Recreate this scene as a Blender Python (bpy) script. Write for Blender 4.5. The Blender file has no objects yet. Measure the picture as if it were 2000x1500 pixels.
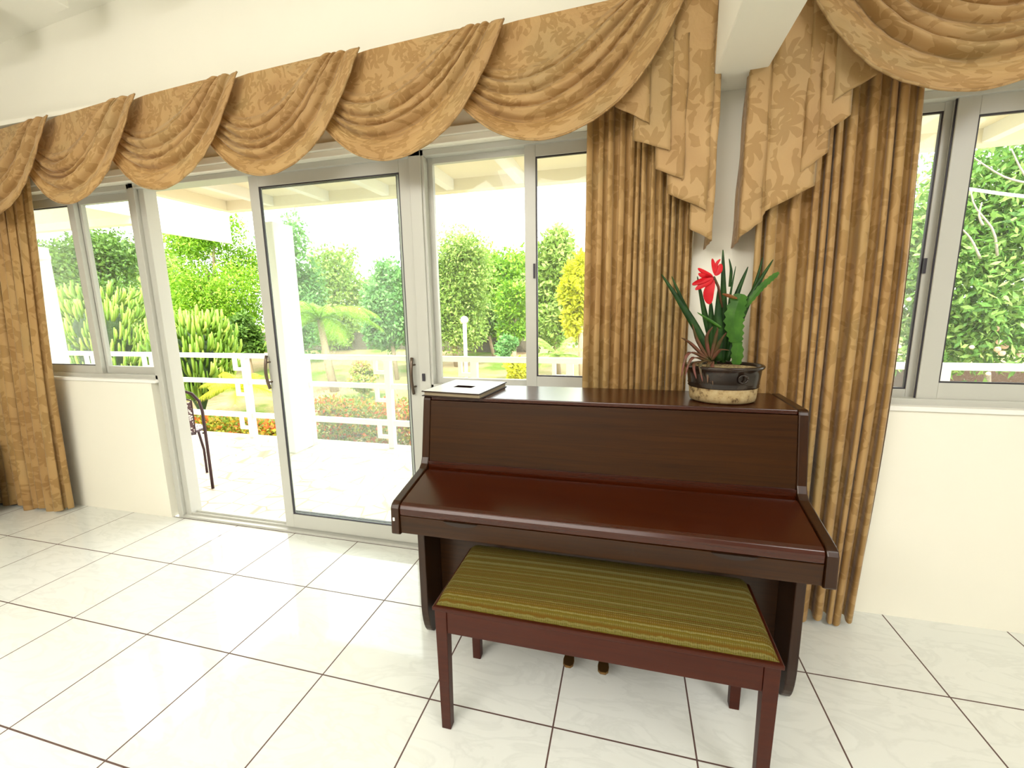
import bpy, math, random
import numpy as np
from mathutils import Vector, Matrix
C = bpy.context.scene.collection
rnd = random.Random(7)
NR = np.random.RandomState(11)
PI = math.pi

# ------------------------------------------------------------------ camera
F_PX = 855.947
CAM = np.array([3.356, -2.1297, 1.3869])
RT = np.array([0.96713846, 0.25377623, -0.01551865])
UP = np.array([-0.02849694, 0.16884924, 0.98522985])
FW = np.array([-0.25264823, 0.95241144, -0.17053244])
cd = bpy.data.cameras.new('camera')
cam = bpy.data.objects.new('camera', cd); C.objects.link(cam)
M = Matrix(((RT[0], UP[0], -FW[0], CAM[0]), (RT[1], UP[1], -FW[1], CAM[1]), (RT[2], UP[2], -FW[2], CAM[2]), (0, 0, 0, 1)))
cam.matrix_world = M
cd.sensor_width = 36; cd.lens = F_PX * 36 / 2000; cd.clip_start = 0.02; cd.clip_end = 300
bpy.context.scene.camera = cam

def at(x, y, Y):
    """photo measurement -> world point on the plane at depth Y"""
    d = FW + (x - 1000) / F_PX * RT - (y - 750) / F_PX * UP
    t = (Y - CAM[1]) / d[1]
    return CAM + t * d
def depth(Y, x=1000):
    return float((at(x, 600, Y) - CAM) @ FW)

# ------------------------------------------------------------------ mesh helpers
class MB:
    def __init__(s): s.v = []; s.f = []; s.uv = []
    def add(s, vs, fs):
        n = len(s.v); s.v += [tuple(map(float, p)) for p in vs]; s.f += [tuple(i + n for i in f) for f in fs]; return s
    def box(s, x0, x1, y0, y1, z0, z1):
        return s.add([(x0,y0,z0),(x1,y0,z0),(x1,y1,z0),(x0,y1,z0),(x0,y0,z1),(x1,y0,z1),(x1,y1,z1),(x0,y1,z1)],
                     [(0,3,2,1),(4,5,6,7),(0,1,5,4),(1,2,6,5),(2,3,7,6),(3,0,4,7)])
    def prism_x(s, pts, x0, x1):   # pts (y,z)
        n = len(pts)
        vs = [(x0, p[0], p[1]) for p in pts] + [(x1, p[0], p[1]) for p in pts]
        fs = [tuple(range(n)), tuple(range(2*n-1, n-1, -1))] + [(i, i+n, (i+1) % n + n, (i+1) % n) for i in range(n)]
        return s.add(vs, fs)
    def prism_y(s, pts, y0, y1):   # pts (x,z)
        n = len(pts)
        vs = [(p[0], y0, p[1]) for p in pts] + [(p[0], y1, p[1]) for p in pts]
        fs = [tuple(range(n)), tuple(range(2*n-1, n-1, -1))] + [(i, i+n, (i+1) % n + n, (i+1) % n) for i in range(n)]
        return s.add(vs, fs)
    def prism_z(s, pts, z0, z1):
        n = len(pts)
        vs = [(p[0], p[1], z0) for p in pts] + [(p[0], p[1], z1) for p in pts]
        fs = [tuple(range(n)), tuple(range(2*n-1, n-1, -1))] + [(i, i+n, (i+1) % n + n, (i+1) % n) for i in range(n)]
        return s.add(vs, fs)
    def tube(s, pts, r, n=8, cap=True):
        pts = [Vector(p) for p in pts]; k = len(pts)
        rs = r if isinstance(r, (list, tuple)) else [r] * k
        rings = []; prev = None
        for i, p in enumerate(pts):
            d = (pts[min(i+1, k-1)] - pts[max(i-1, 0)])
            d = d.normalized() if d.length > 1e-9 else Vector((0, 0, 1))
            if prev is None:
                a = d.orthogonal().normalized()
            else:
                a = (prev - d * prev.dot(d));
                a = a.normalized() if a.length > 1e-6 else d.orthogonal().normalized()
            prev = a; b = d.cross(a)
            rings.append([p + (a * math.cos(t) + b * math.sin(t)) * rs[i] for t in [2*PI*j/n for j in range(n)]])
        vs = [q for ring in rings for q in ring]; fs = []
        for i in range(k-1):
            for j in range(n):
                fs.append((i*n+j, i*n+(j+1) % n, (i+1)*n+(j+1) % n, (i+1)*n+j))
        if cap: fs += [tuple(range(n-1, -1, -1)), tuple((k-1)*n+j for j in range(n))]
        return s.add(vs, fs)
    def lathe(s, prof, cx, cy, n=32, sx=1, sy=1, cap=True):   # prof (r,z)
        k = len(prof); vs = []; fs = []
        for r, z in prof:
            for j in range(n):
                t = 2*PI*j/n; vs.append((cx + r*sx*math.cos(t), cy + r*sy*math.sin(t), z))
        for i in range(k-1):
            for j in range(n): fs.append((i*n+j, i*n+(j+1) % n, (i+1)*n+(j+1) % n, (i+1)*n+j))
        if cap: fs += [tuple(range(n-1, -1, -1)), tuple((k-1)*n+j for j in range(n))]
        return s.add(vs, fs)
    def ribbon(s, pts, ws, side, fold=0.0, scallop=0, thick=0.0):
        """flat leaf along pts, half widths ws, 'side' direction, optional mid fold"""
        n = len(pts); vs = []; fs = []
        for i, p in enumerate(pts):
            p = Vector(p); d = (Vector(pts[min(i+1, n-1)]) - Vector(pts[max(i-1, 0)])).normalized()
            sd = Vector(side); sd = (sd - d * sd.dot(d)).normalized(); nm = d.cross(sd)
            w = ws[i] * (1 + (0.30 if scallop and i % 2 else 0))
            vs += [p - sd * w + nm * fold * w, p, p + sd * w + nm * fold * w]
        for i in range(n-1):
            a = i*3; fs += [(a, a+1, a+4, a+3), (a+1, a+2, a+5, a+4)]
        return s.add(vs, fs)
    def build(s, name, mat, parent=None, bevel=0, smooth=False, seg=2, solid=0):
        me = bpy.data.meshes.new(name)
        me.from_pydata(s.v, [], s.f); me.update()
        if s.uv:
            ul = me.uv_layers.new(name='UVMap')
            li = np.zeros(len(me.loops), dtype=np.int32); me.loops.foreach_get('vertex_index', li)
            ul.data.foreach_set('uv', np.array(s.uv, dtype=np.float32)[li].ravel())
        me.materials.append(mat)
        if smooth: me.polygons.foreach_set('use_smooth', [True] * len(me.polygons))
        o = bpy.data.objects.new(name, me); C.objects.link(o)
        if parent is not None: attach(o, parent)
        if solid:
            m = o.modifiers.new('solid', 'SOLIDIFY'); m.thickness = solid; m.offset = 0
        if bevel:
            m = o.modifiers.new('bev', 'BEVEL'); m.width = bevel; m.segments = seg; m.limit_method = 'ANGLE'; m.angle_limit = 0.6
            m.harden_normals = False
        return o

def attach(o, parent):
    o.parent = parent
    if parent.type == 'EMPTY': o.matrix_parent_inverse = Matrix.Translation(-parent.location)

def tag(o, label=None, cat=None, group=None, kind=None):
    if label: o['label'] = label
    if cat: o['category'] = cat
    if group: o['group'] = group
    if kind: o['kind'] = kind
    return o
def thing(name, label, cat, loc=(0, 0, 0), group=None, kind=None):
    o = bpy.data.objects.new(name, None); C.objects.link(o); o.location = tuple(map(float, loc)); o.empty_display_size = 0.05
    return tag(o, label, cat, group, kind)

def grid_mesh(P, UV, name, mat, parent, smooth=True, solid=0):
    """P: array (a,b,3)"""
    a, b = P.shape[:2]; m = MB()
    m.v = [tuple(q) for q in P.reshape(-1, 3)]
    m.uv = [tuple(q) for q in UV.reshape(-1, 2)]
    m.f = [(i*b+j, i*b+j+1, (i+1)*b+j+1, (i+1)*b+j) for i in range(a-1) for j in range(b-1)]
    return m.build(name, mat, parent, smooth=smooth, solid=solid)

def bez(keys, n):
    keys = [np.array(k, float) for k in keys]; K = len(keys); out = []
    for i in range(n):
        s = i/(n-1)*(K-1); j = min(int(s), K-2); f = s-j
        p0, p1, p2, p3 = keys[max(j-1, 0)], keys[j], keys[j+1], keys[min(j+2, K-1)]
        out.append(.5*((2*p1)+(p2-p0)*f+(2*p0-5*p1+4*p2-p3)*f*f+(3*p1-p0-3*p2+p3)*f**3))
    return np.array(out)
# ------------------------------------------------------------------ materials
def mat(name, col=(.8, .8, .8), rough=.5, spec=.5, metal=0, coat=0, coat_rough=.1):
    m = bpy.data.materials.new(name); m.use_nodes = True
    b = m.node_tree.nodes['Principled BSDF']
    b.inputs['Base Color'].default_value = (*col, 1); b.inputs['Roughness'].default_value = rough
    b.inputs['Specular IOR Level'].default_value = spec; b.inputs['Metallic'].default_value = metal
    b.inputs['Coat Weight'].default_value = coat; b.inputs['Coat Roughness'].default_value = coat_rough
    return m
class NT:
    def __init__(s, m): s.t = m.node_tree; s.b = s.t.nodes['Principled BSDF']; s.out = s.t.nodes['Material Output']
    def n(s, ty, **k):
        nd = s.t.nodes.new(ty)
        for a, v in k.items():
            if hasattr(nd, a): setattr(nd, a, v)
            else: nd.inputs[a].default_value = v
        return nd
    def l(s, a, b): s.t.links.new(a, b)
    def coords(s, kind='Object', scale=(1, 1, 1), rot=(0, 0, 0), loc=(0, 0, 0)):
        tc = s.n('ShaderNodeTexCoord'); mp = s.n('ShaderNodeMapping')
        mp.inputs['Scale'].default_value = scale; mp.inputs['Rotation'].default_value = rot; mp.inputs['Location'].default_value = loc
        s.l(tc.outputs[kind], mp.inputs[0]); return mp.outputs[0]
    def noise(s, vec, scale=5, detail=3, rough=.5, dist=0):
        nd = s.n('ShaderNodeTexNoise'); nd.inputs['Scale'].default_value = scale; nd.inputs['Detail'].default_value = detail
        nd.inputs['Roughness'].default_value = rough; nd.inputs['Distortion'].default_value = dist
        if vec is not None: s.l(vec, nd.inputs['Vector'])
        return nd.outputs['Fac']
    def ramp(s, fac, stops, interp='LINEAR'):
        nd = s.n('ShaderNodeValToRGB'); e = nd.color_ramp; e.interpolation = interp
        while len(e.elements) < len(stops): e.elements.new(.5)
        for el, (p, c) in zip(e.elements, stops): el.position = p; el.color = (*c, 1)
        s.l(fac, nd.inputs[0]); return nd.outputs[0]
    def math(s, op, a, b=None):
        nd = s.n('ShaderNodeMath'); nd.operation = op
        for i, v in enumerate((a, b)):
            if v is None: continue
            if isinstance(v, (int, float)): nd.inputs[i].default_value = v
            else: s.l(v, nd.inputs[i])
        return nd.outputs[0]
    def mix(s, fac, a, b, mode='MIX'):
        nd = s.n('ShaderNodeMix'); nd.data_type = 'RGBA'; nd.blend_type = mode
        for i, v in ((0, fac), (6, a), (7, b)):
            if isinstance(v, (int, float)): nd.inputs[i].default_value = v
            elif isinstance(v, tuple): nd.inputs[i].default_value = (*v, 1)
            else: s.l(v, nd.inputs[i])
        return nd.outputs[2]
    def bump(s, h, strength=.3, dist=.01):
        nd = s.n('ShaderNodeBump'); nd.inputs['Strength'].default_value = strength; nd.inputs['Distance'].default_value = dist
        s.l(h, nd.inputs['Height']); s.l(nd.outputs[0], s.b.inputs['Normal']); return nd
    def color(s, c): s.l(c, s.b.inputs['Base Color'])

def plaster(name, col):
    m = mat(name, col, .7, .25); t = NT(m); v = t.coords()
    n = t.noise(v, 3, 3); t.color(t.mix(n, tuple(c*.97 for c in col), tuple(min(1, c*1.02) for c in col)))
    t.bump(t.noise(v, 120, 2), .05, .002); return m
M_WALL = plaster('wall_paint', (.86, .835, .725))
M_CEIL = plaster('ceiling_paint', (.88, .86, .77))
M_EXTW = plaster('exterior_white', (.86, .85, .80))
M_SOFFIT = plaster('soffit_cream', (.88, .81, .64))
M_FRAME = mat('white_aluminium', (.52, .52, .47), .35, .5)
M_GASKET = mat('dark_gasket', (.03, .025, .035), .5)
M_RAILM = mat('white_rail_paint', (.85, .84, .80), .5)

def floor_mat():
    m = mat('marble_floor_tile', (.8, .8, .75), .07, .5); t = NT(m)
    tc = t.n('ShaderNodeTexCoord'); sp = t.n('ShaderNodeSeparateXYZ'); t.l(tc.outputs['Object'], sp.inputs[0])
    def line(src, off):
        a = t.math('ADD', src, off + 100*.45); a = t.math('DIVIDE', a, .45); fr = t.math('FRACT', a)
        d = t.math('ABSOLUTE', t.math('SUBTRACT', fr, .5)); return t.math('GREATER_THAN', d, .5 - .0062), t.math('FLOOR', a)
    gx, ix = line(sp.outputs[0], 0.0); gy, iy = line(sp.outputs[1], .4393)
    g = t.math('MAXIMUM', gx, gy)
    cb = t.n('ShaderNodeCombineXYZ'); t.l(t.math('MULTIPLY', ix, 3.7), cb.inputs[0]); t.l(t.math('MULTIPLY', iy, 5.3), cb.inputs[1])
    va = t.n('ShaderNodeVectorMath'); t.l(tc.outputs['Object'], va.inputs[0]); t.l(cb.outputs[0], va.inputs[1])
    mp = t.n('ShaderNodeMapping'); mp.inputs['Rotation'].default_value = (0, 0, .9); mp.inputs['Scale'].default_value = (1, 2.6, 1); t.l(va.outputs[0], mp.inputs[0])
    n = t.noise(mp.outputs[0], 2.2, 5, .55, 2.2)
    vein = t.ramp(n, [(0, (.75, .765, .72)), (.44, (.75, .765, .72)), (.5, (.70, .715, .67)), (.55, (.76, .775, .73)), (1, (.73, .735, .68))])
    t.color(t.mix(g, vein, (.10, .055, .045)))
    t.l(t.math('ADD', t.math('MULTIPLY', g, .6), .07), t.b.inputs['Roughness'])
    t.bump(t.math('SUBTRACT', 1.0, g), .4, .002)
    return m
M_FLOOR = floor_mat()
M_ROOMDIM = plaster('far_room_darkened', (.30, .24, .17))  # unseen walls coloured dark to cut fill and pale reflections on the piano

def wood(name, c1, c2, axis='x', rough=.28, coat=.35, spec=.5):
    m = mat(name, c1, rough, spec, coat=coat, coat_rough=.18); t = NT(m)
    sc = {'x': (1.2, 40, 40), 'z': (30, 30, 1.2), 'y': (30, 1.2, 30)}[axis]
    v = t.coords(scale=sc); n = t.noise(v, 2.2, 6, .65, .4)
    v2 = t.coords(scale=tuple(s*.25 for s in sc)); n2 = t.noise(v2, 1.3, 2, .5, .6)
    col = t.ramp(n, [(.3, c1), (.62, c2)])
    t.color(t.mix(t.math('MULTIPLY', n2, .55), col, tuple(c*.45 for c in c1)))
    t.bump(n, .06, .001); return m
M_WOOD = wood('mahogany_panel', (.022, .0068, .0008), (.048, .0150, .0016), coat=.05, rough=.3, spec=.28)
M_WOODZ = wood('mahogany_side', (.022, .006, .0009), (.040, .012, .0016), 'z', .33, .05, .35)
M_WOODTOP = wood('mahogany_polished_lid', (.034, .0044, .0006), (.052, .0085, .0010), 'x', .24, .18, .4)
M_BENCH = wood('bench_wood', (.045, .0065, .0016), (.064, .0105, .0024), 'x', .42, .0, .25)
M_DARK = mat('recess_shade_and_foot', (.015, .006, .003), .5)  # grip hollow shade put in as colour; also the sofa feet

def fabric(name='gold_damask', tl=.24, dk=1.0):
    m = bpy.data.materials.new(name); m.use_nodes = True; t = NT(m)
    uv = t.coords('UV')
    nz = t.n('ShaderNodeTexNoise'); nz.inputs['Scale'].default_value = 9; nz.inputs['Detail'].default_value = 2; t.l(uv, nz.inputs['Vector'])
    sub = t.n('ShaderNodeVectorMath', operation='SUBTRACT'); t.l(nz.outputs['Color'], sub.inputs[0]); sub.inputs[1].default_value = (.5, .5, .5)
    mul = t.n('ShaderNodeVectorMath', operation='SCALE'); t.l(sub.outputs[0], mul.inputs[0]); mul.inputs['Scale'].default_value = .09
    add = t.n('ShaderNodeVectorMath', operation='ADD'); t.l(uv, add.inputs[0]); t.l(mul.outputs[0], add.inputs[1])
    # damask: petalled rosettes on scattered centres, with scrolling stems between
    vo = t.n('ShaderNodeTexVoronoi'); vo.voronoi_dimensions = '2D'; vo.inputs['Scale'].default_value = 6.2; vo.inputs['Randomness'].default_value = .75; t.l(add.outputs[0], vo.inputs['Vector'])
    loc = t.n('ShaderNodeVectorMath', operation='SUBTRACT'); t.l(add.outputs[0], loc.inputs[0])
    t.l(vo.outputs['Position'], loc.inputs[1])
    sp = t.n('ShaderNodeSeparateXYZ'); t.l(loc.outputs[0], sp.inputs[0])
    ang = t.math('ARCTAN2', sp.outputs[1], sp.outputs[0]); r_ = t.math('SQRT', t.math('ADD', t.math('MULTIPLY', sp.outputs[0], sp.outputs[0]), t.math('MULTIPLY', sp.outputs[1], sp.outputs[1])))
    pet = t.math('ABSOLUTE', t.math('COSINE', t.math('ADD', t.math('MULTIPLY', ang, 3.5), t.math('MULTIPLY', r_, 30.0))))
    lim = t.math('ADD', t.math('MULTIPLY', pet, .048), .018)
    fl = t.math('MULTIPLY', t.math('LESS_THAN', r_, lim), t.math('GREATER_THAN', r_, .014))
    wv = t.n('ShaderNodeTexWave'); wv.inputs['Scale'].default_value = 3.2; wv.inputs['Distortion'].default_value = 9; wv.inputs['Detail'].default_value = 1.5; wv.inputs['Detail Scale'].default_value = 1.6
    t.l(add.outputs[0], wv.inputs['Vector'])
    st = t.math('MULTIPLY', t.math('GREATER_THAN', wv.outputs['Fac'], .72), t.math('GREATER_THAN', t.noise(uv, 14, 2), .46))
    motif = t.math('MAXIMUM', fl, st)
    big = t.noise(uv, 2.3, 2, .5, .3)
    base = t.ramp(big, [(.3, (.47, .29, .125)), (.52, (.56, .37, .17)), (.72, (.48, .345, .165))])
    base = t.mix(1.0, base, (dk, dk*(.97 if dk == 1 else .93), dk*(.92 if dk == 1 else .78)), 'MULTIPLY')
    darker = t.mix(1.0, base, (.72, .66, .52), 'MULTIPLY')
    fac = t.math('MULTIPLY', motif, .72)
    col = t.mix(fac, base, darker)
    t.color(col)
    t.b.inputs['Roughness'].default_value = .55; t.b.inputs['Specular IOR Level'].default_value = .35
    t.b.inputs['Sheen Weight'].default_value = .25; t.b.inputs['Sheen Roughness'].default_value = .4
    wr = t.noise(t.coords('UV', scale=(1, .8, 1)), 22, 3, .6, .6)
    h = t.math('ADD', t.math('MULTIPLY', motif, .10), t.math('MULTIPLY', wr, 1.2))
    bp = t.bump(h, .55, .006)
    tr = t.n('ShaderNodeBsdfTranslucent'); t.l(t.mix(1.0, col, (1.0, .86, .66), 'MULTIPLY'), tr.inputs[0])
    mx = t.n('ShaderNodeMixShader'); mx.inputs[0].default_value = tl
    t.l(t.b.outputs[0], mx.inputs[1]); t.l(tr.outputs[0], mx.inputs[2]); t.l(mx.outputs[0], t.out.inputs[0])
    return m
M_FAB = fabric()
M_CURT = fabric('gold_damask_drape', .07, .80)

def glass(name, haze):
    m = bpy.data.materials.new(name); m.use_nodes = True; t = m.node_tree; t.nodes.clear()
    o = t.nodes.new('ShaderNodeOutputMaterial'); tr = t.nodes.new('ShaderNodeBsdfTransparent'); tr.inputs[0].default_value = (.93, .98, .96, 1)
    gl = t.nodes.new('ShaderNodeBsdfGlossy'); gl.inputs['Roughness'].default_value = .02; gl.inputs[0].default_value = (1, 1, 1, 1)
    fr = t.nodes.new('ShaderNodeFresnel'); fr.inputs[0].default_value = 1.33
    m1 = t.nodes.new('ShaderNodeMixShader'); t.links.new(fr.outputs[0], m1.inputs[0]); t.links.new(tr.outputs[0], m1.inputs[1]); t.links.new(gl.outputs[0], m1.inputs[2])
    df = t.nodes.new('ShaderNodeBsdfTranslucent'); df.inputs[0].default_value = (.9, .97, .95, 1)
    m2 = t.nodes.new('ShaderNodeMixShader'); m2.inputs[0].default_value = haze
    t.links.new(m1.outputs[0], m2.inputs[1]); t.links.new(df.outputs[0], m2.inputs[2]); t.links.new(m2.outputs[0], o.inputs[0])
    return m
M_GLASS = glass('clear_window_glass', .03)
M_GLASS_H = glass('hazy_door_glass', .10)

def leafmat(name, stops, trans=.35, rough=.5):
    m = mat(name, stops[0][1], rough, .3); t = NT(m)
    g = t.n('ShaderNodeNewGeometry'); v = t.coords('Object')
    nz = t.noise(v, .9, 2)
    f = t.math('ADD', t.math('MULTIPLY', g.outputs['Random Per Island'], .6), t.math('MULTIPLY', nz, .5))
    c = t.ramp(f, stops); t.color(c)
    tr = t.n('ShaderNodeBsdfTranslucent'); t.l(c, tr.inputs[0])
    mx = t.n('ShaderNodeMixShader'); mx.inputs[0].default_value = trans
    t.l(t.b.outputs[0], mx.inputs[1]); t.l(tr.outputs[0], mx.inputs[2]); t.l(mx.outputs[0], t.out.inputs[0])
    return m
L_BRIGHT = leafmat('bright_fern_leaf', [(.15, (.07, .19, .008)), (.5, (.16, .34, .012)), (.9, (.32, .50, .05))])
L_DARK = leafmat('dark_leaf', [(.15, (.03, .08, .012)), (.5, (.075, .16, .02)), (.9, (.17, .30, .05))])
L_PALE = leafmat('pale_leaf', [(.15, (.11, .20, .03)), (.5, (.22, .36, .06)), (.9, (.42, .52, .14))])
L_BLUE = leafmat('cool_leaf', [(.15, (.06, .17, .04)), (.5, (.13, .32, .08)), (.9, (.28, .48, .16))])
L_YEL = leafmat('yellow_leaf', [(.15, (.25, .32, .01)), (.5, (.50, .52, .02)), (.9, (.75, .70, .05))])
L_MANGO = leafmat('broad_leaf', [(.1, (.04, .11, .02)), (.45, (.11, .25, .04)), (.8, (.30, .46, .11)), (1, (.55, .65, .30))])
L_HEDGE = leafmat('flower_hedge_leaf', [(.1, (.06, .13, .01)), (.4, (.20, .28, .02)), (.62, (.48, .40, .04)), (.74, (.60, .16, .03)), (1, (.75, .10, .05))])
L_PINK = leafmat('pink_shrub_leaf', [(.1, (.10, .20, .03)), (.45, (.28, .38, .05)), (.7, (.55, .48, .10)), (.85, (.65, .25, .20)), (1, (.75, .35, .35))])
M_BARK = mat('pale_bark', (.33, .25, .16), .8)
M_BARKW = mat('white_bark', (.30, .26, .20), .8)
M_EUPH = leafmat('euphorbia_stem', [(.1, (.06, .14, .01)), (.5, (.17, .31, .03)), (.9, (.40, .52, .09))], .1)

def ground_mat():
    m = mat('dry_lawn', (.4, .35, .15), .9, .1); t = NT(m); v = t.coords()
    n = t.noise(v, .45, 4, .6); c = t.ramp(n, [(.36, (.10, .16, .02)), (.46, (.22, .20, .08)), (.6, (.32, .24, .13)), (.75, (.26, .13, .07))])
    n2 = t.noise(v, 25, 3, .7); t.color(t.mix(1.0, c, t.ramp(n2, [(.3, (.72, .72, .72)), (.6, (1, 1, 1))]), 'MULTIPLY')); return m
M_GROUND = ground_mat()
def pav_mat():
    m = mat('terrace_paving', (.85, .8, .68), .4, .4); t = NT(m); v = t.coords()
    vo = t.n('ShaderNodeTexVoronoi'); vo.feature = 'DISTANCE_TO_EDGE'; vo.inputs['Scale'].default_value = 5.5; vo.inputs['Randomness'].default_value = .45; t.l(v, vo.inputs['Vector'])
    e = t.ramp(vo.outputs['Distance'], [(0, (.32, .24, .15)), (.02, (.38, .30, .20)), (.035, (.66, .62, .54))])
    n = t.noise(v, 2.5, 2); t.color(t.mix(t.math('MULTIPLY', n, .45), e, (.58, .49, .33))); return m
M_PAV = pav_mat()
M_WALLG = plaster('boundary_wall', (.10, .085, .06))
M_SOIL = plaster('brown_bank', (.055, .030, .017))

# ------------------------------------------------------------------ the room shell
def S(name, mb, m, bevel=0):
    o = mb.build(name, m, None, bevel=bevel); o['kind'] = 'structure'; return o
XL, XR, YB = -3.4, 7.6, -6.0
WT = .16
def ztop(x): return 3.076 + .073 * x
S('floor', MB().box(XL, XR, YB, .02, -.12, 0).box(.37, 2.30, 0.02, .17, -.12, -.004), M_FLOOR)
S('wall_front', MB().box(XL, .35, 0, WT, 0, .955).box(2.34, 3.62, 0, WT, 0, .955).box(3.62, 3.98, 0, WT, 0, 2.17)
  .box(3.98, XR, 0, WT, 0, .955).prism_y([(XL, 2.17), (XR, 2.17), (XR, ztop(XR)), (XL, ztop(XL))], 0, WT), M_WALL)
S('wall_left', MB().box(XL-.12, XL, YB, WT, 0, 3.9), M_ROOMDIM)
S('wall_right', MB().box(XR, XR+.12, YB, WT, 0, 3.9), M_WALL)
S('wall_back', MB().box(XL, XR, YB-.12, YB, 0, 3.9), M_ROOMDIM)
S('ceiling', MB().add([(XL-.2, YB-.2, ztop(XL-.2)), (XR+.2, YB-.2, ztop(XR+.2)), (XR+.2, WT, ztop(XR+.2)), (XL-.2, WT, ztop(XL-.2)),
                       (XL-.2, YB-.2, ztop(XL-.2)+.15), (XR+.2, YB-.2, ztop(XR+.2)+.15), (XR+.2, WT, ztop(XR+.2)+.15), (XL-.2, WT, ztop(XL-.2)+.15)],
                      [(0, 1, 2, 3), (7, 6, 5, 4), (0, 4, 5, 1), (1, 5, 6, 2), (2, 6, 7, 3), (3, 7, 4, 0)]), M_CEIL)
# cross beam that meets the pier, running into the room
S('ceiling_beam', MB().prism_y([(3.645, 2.245), (3.83, 2.245), (3.83, ztop(3.83)+.02), (3.645, ztop(3.645)+.02)], YB, 0), M_WALL, .006)
for k in range(-4, 6):
    x = .50 + .555*k - .10
    S('ceiling_joist', MB().prism_y([(x, ztop(x)-.155), (x+.10, ztop(x+.10)-.155), (x+.10, ztop(x+.10)+.01), (x, ztop(x)+.01)], YB, -.215), M_CEIL, .004)
S('trim_1', MB().box(XL, 3.6, -.022, 0, 2.17, 2.20).box(XL, 3.6, -.036, 0, 2.20, 2.235).box(3.99, XR, -.022, 0, 2.17, 2.20).box(3.99, XR, -.036, 0, 2.20, 2.235), M_WALL, .003)

# ------------------------------------------------------------------ windows and doors
def sash(root, name, x0, x1, z0, z1, y, w=.045, d=.028, wb=None, pane=M_GLASS, gasket=True):
    wb = wb or w
    f = MB().box(x0, x0+w, y-d/2, y+d/2, z0, z1).box(x1-w, x1, y-d/2, y+d/2, z0, z1).box(x0+w, x1-w, y-d/2, y+d/2, z0, z0+wb).box(x0+w, x1-w, y-d/2, y+d/2, z1-w, z1)
    s = f.build(name, M_FRAME, root, bevel=.002)
    if gasket:
        g = .006; a, b, c, e = x0+w, x1-w, z0+wb, z1-w; yy = y-.004
        MB().box(a, a+g, yy-.006, yy+.006, c, e).box(b-g, b, yy-.006, yy+.006, c, e).box(a+g, b-g, yy-.006, yy+.006, c, c+g).box(a+g, b-g, yy-.006, yy+.006, e-g, e).build('gasket', M_GASKET, s)
    MB().add([(x0+w-.003, y, z0+wb-.003), (x1-w+.003, y, z0+wb-.003), (x1-w+.003, y, z1-w+.003), (x0+w-.003, y, z1-w+.003)], [(0, 1, 2, 3)]).build('pane', pane, s)
    return s
def frame(root, x0, x1, z0, z1, y0=.03, y1=.12, w=.03, sill=True):
    f = MB().box(x0, x0+w, y0, y1, z0, z1).box(x1-w, x1, y0, y1, z0, z1).box(x0, x1, y0, y1, z1-w, z1).box(x0, x1, y0, y1, z0, z0+w)
    f.build('window_frame', M_FRAME, root, bevel=.002)
    if sill: MB().box(x0-.01, x1+.01, -.012, .04, z0-.016, z0+.004).build('window_sill', M_EXTW, root, bevel=.003)

w1 = thing('window_1', None, None, (-.8, .08, .96), kind='structure')
frame(w1, -1.98, .385, .958, 2.17)
sash(w1, 'sliding_sash', -1.95, -1.10, .985, 2.145, .092)
sash(w1, 'sliding_sash', -1.14, -.145, .985, 2.145, .062, w=.055, pane=M_GLASS_H)
sash(w1, 'sliding_sash', -.175, .36, .985, 2.145, .092, w=.05, gasket=False)
w2 = thing('window_2', None, None, (2.9, .08, .96), kind='structure')
frame(w2, 2.315, 3.62, .958, 2.17, w=.028)
sash(w2, 'sliding_sash', 2.338, 2.895, .985, 2.145, .092, w=.03, gasket=False)
s_ = sash(w2, 'sliding_sash', 2.855, 3.60, .985, 2.145, .062, w=.055)
MB().box(2.897, 2.907, .040, .050, 1.53, 1.60).build('catch', M_GASKET, s_)
w3 = thing('window_3', None, None, (5, .08, .96), kind='structure')
frame(w3, 3.98, 6.30, .958, 2.17)
sash(w3, 'sliding_sash', 4.0, 4.545, .985, 2.145, .090, w=.035, pane=M_GLASS_H)
s_ = sash(w3, 'sliding_sash', 4.535, 5.35, .985, 2.145, .060, w=.07, pane=M_GLASS)
MB().box(4.530, 4.535, .052, .056, .985, 2.145).build('seal', M_GASKET, s_)
sash(w3, 'sliding_sash', 5.32, 6.28, .985, 2.145, .090, w=.05)
MB().box(4.508, 4.518, .068, .078, 1.50, 1.56).build('catch', M_GASKET, s_)

d1 = thing('door_1', None, None, (1.3, .08, 0), kind='structure')
MB().box(.385, .425, .02, .125, 0, 2.17).box(.425, .47, .045, .125, 0, 2.17).box(2.265, 2.33, .02, .125, 0, 2.17).box(.385, 2.33, .02, .125, 2.14, 2.17).build('door_frame', M_FRAME, d1, bevel=.003)
MB().box(.425, 2.30, .015, .125, -.002, .014).box(.425, 2.30, .050, .056, .014, .026).box(.425, 2.30, .085, .091, .014, .026).build('door_track', M_FRAME, d1, bevel=.001)
def sliding(x0, x1, y, w, wb, pane):
    s = sash(d1, 'sliding_panel', x0, x1, .024, 2.142, y, w=w, wb=wb, pane=pane); return s
pa = sliding(1.262, 2.262, .052, .062, .09, M_GLASS_H)
pb = sliding(1.218, 2.215, .098, .055, .08, M_GLASS)
def handle(parent, x, y, z0, z1):
    n = 9; pts = [(x, y - .018*math.sin(PI*i/(n-1)) - .012, z0 + (z1-z0)*i/(n-1)) for i in range(n)]
    h = MB().tube(pts, .009, 8)
    for z in (z0+.04, z1-.04): h.tube([(x, y-.02, z), (x+.012, y+.015, z)], .005, 6)
    return tag(h.build('handle', M_HANDLE, parent, smooth=True), 'bronze pull handle')
M_HANDLE = mat('bronze_handle', (.16, .12, .09), .35, metal=.7)
handle(pa, 1.268, .034, .93, 1.13)
handle(pa, 2.225, .034, .93, 1.13)
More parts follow.
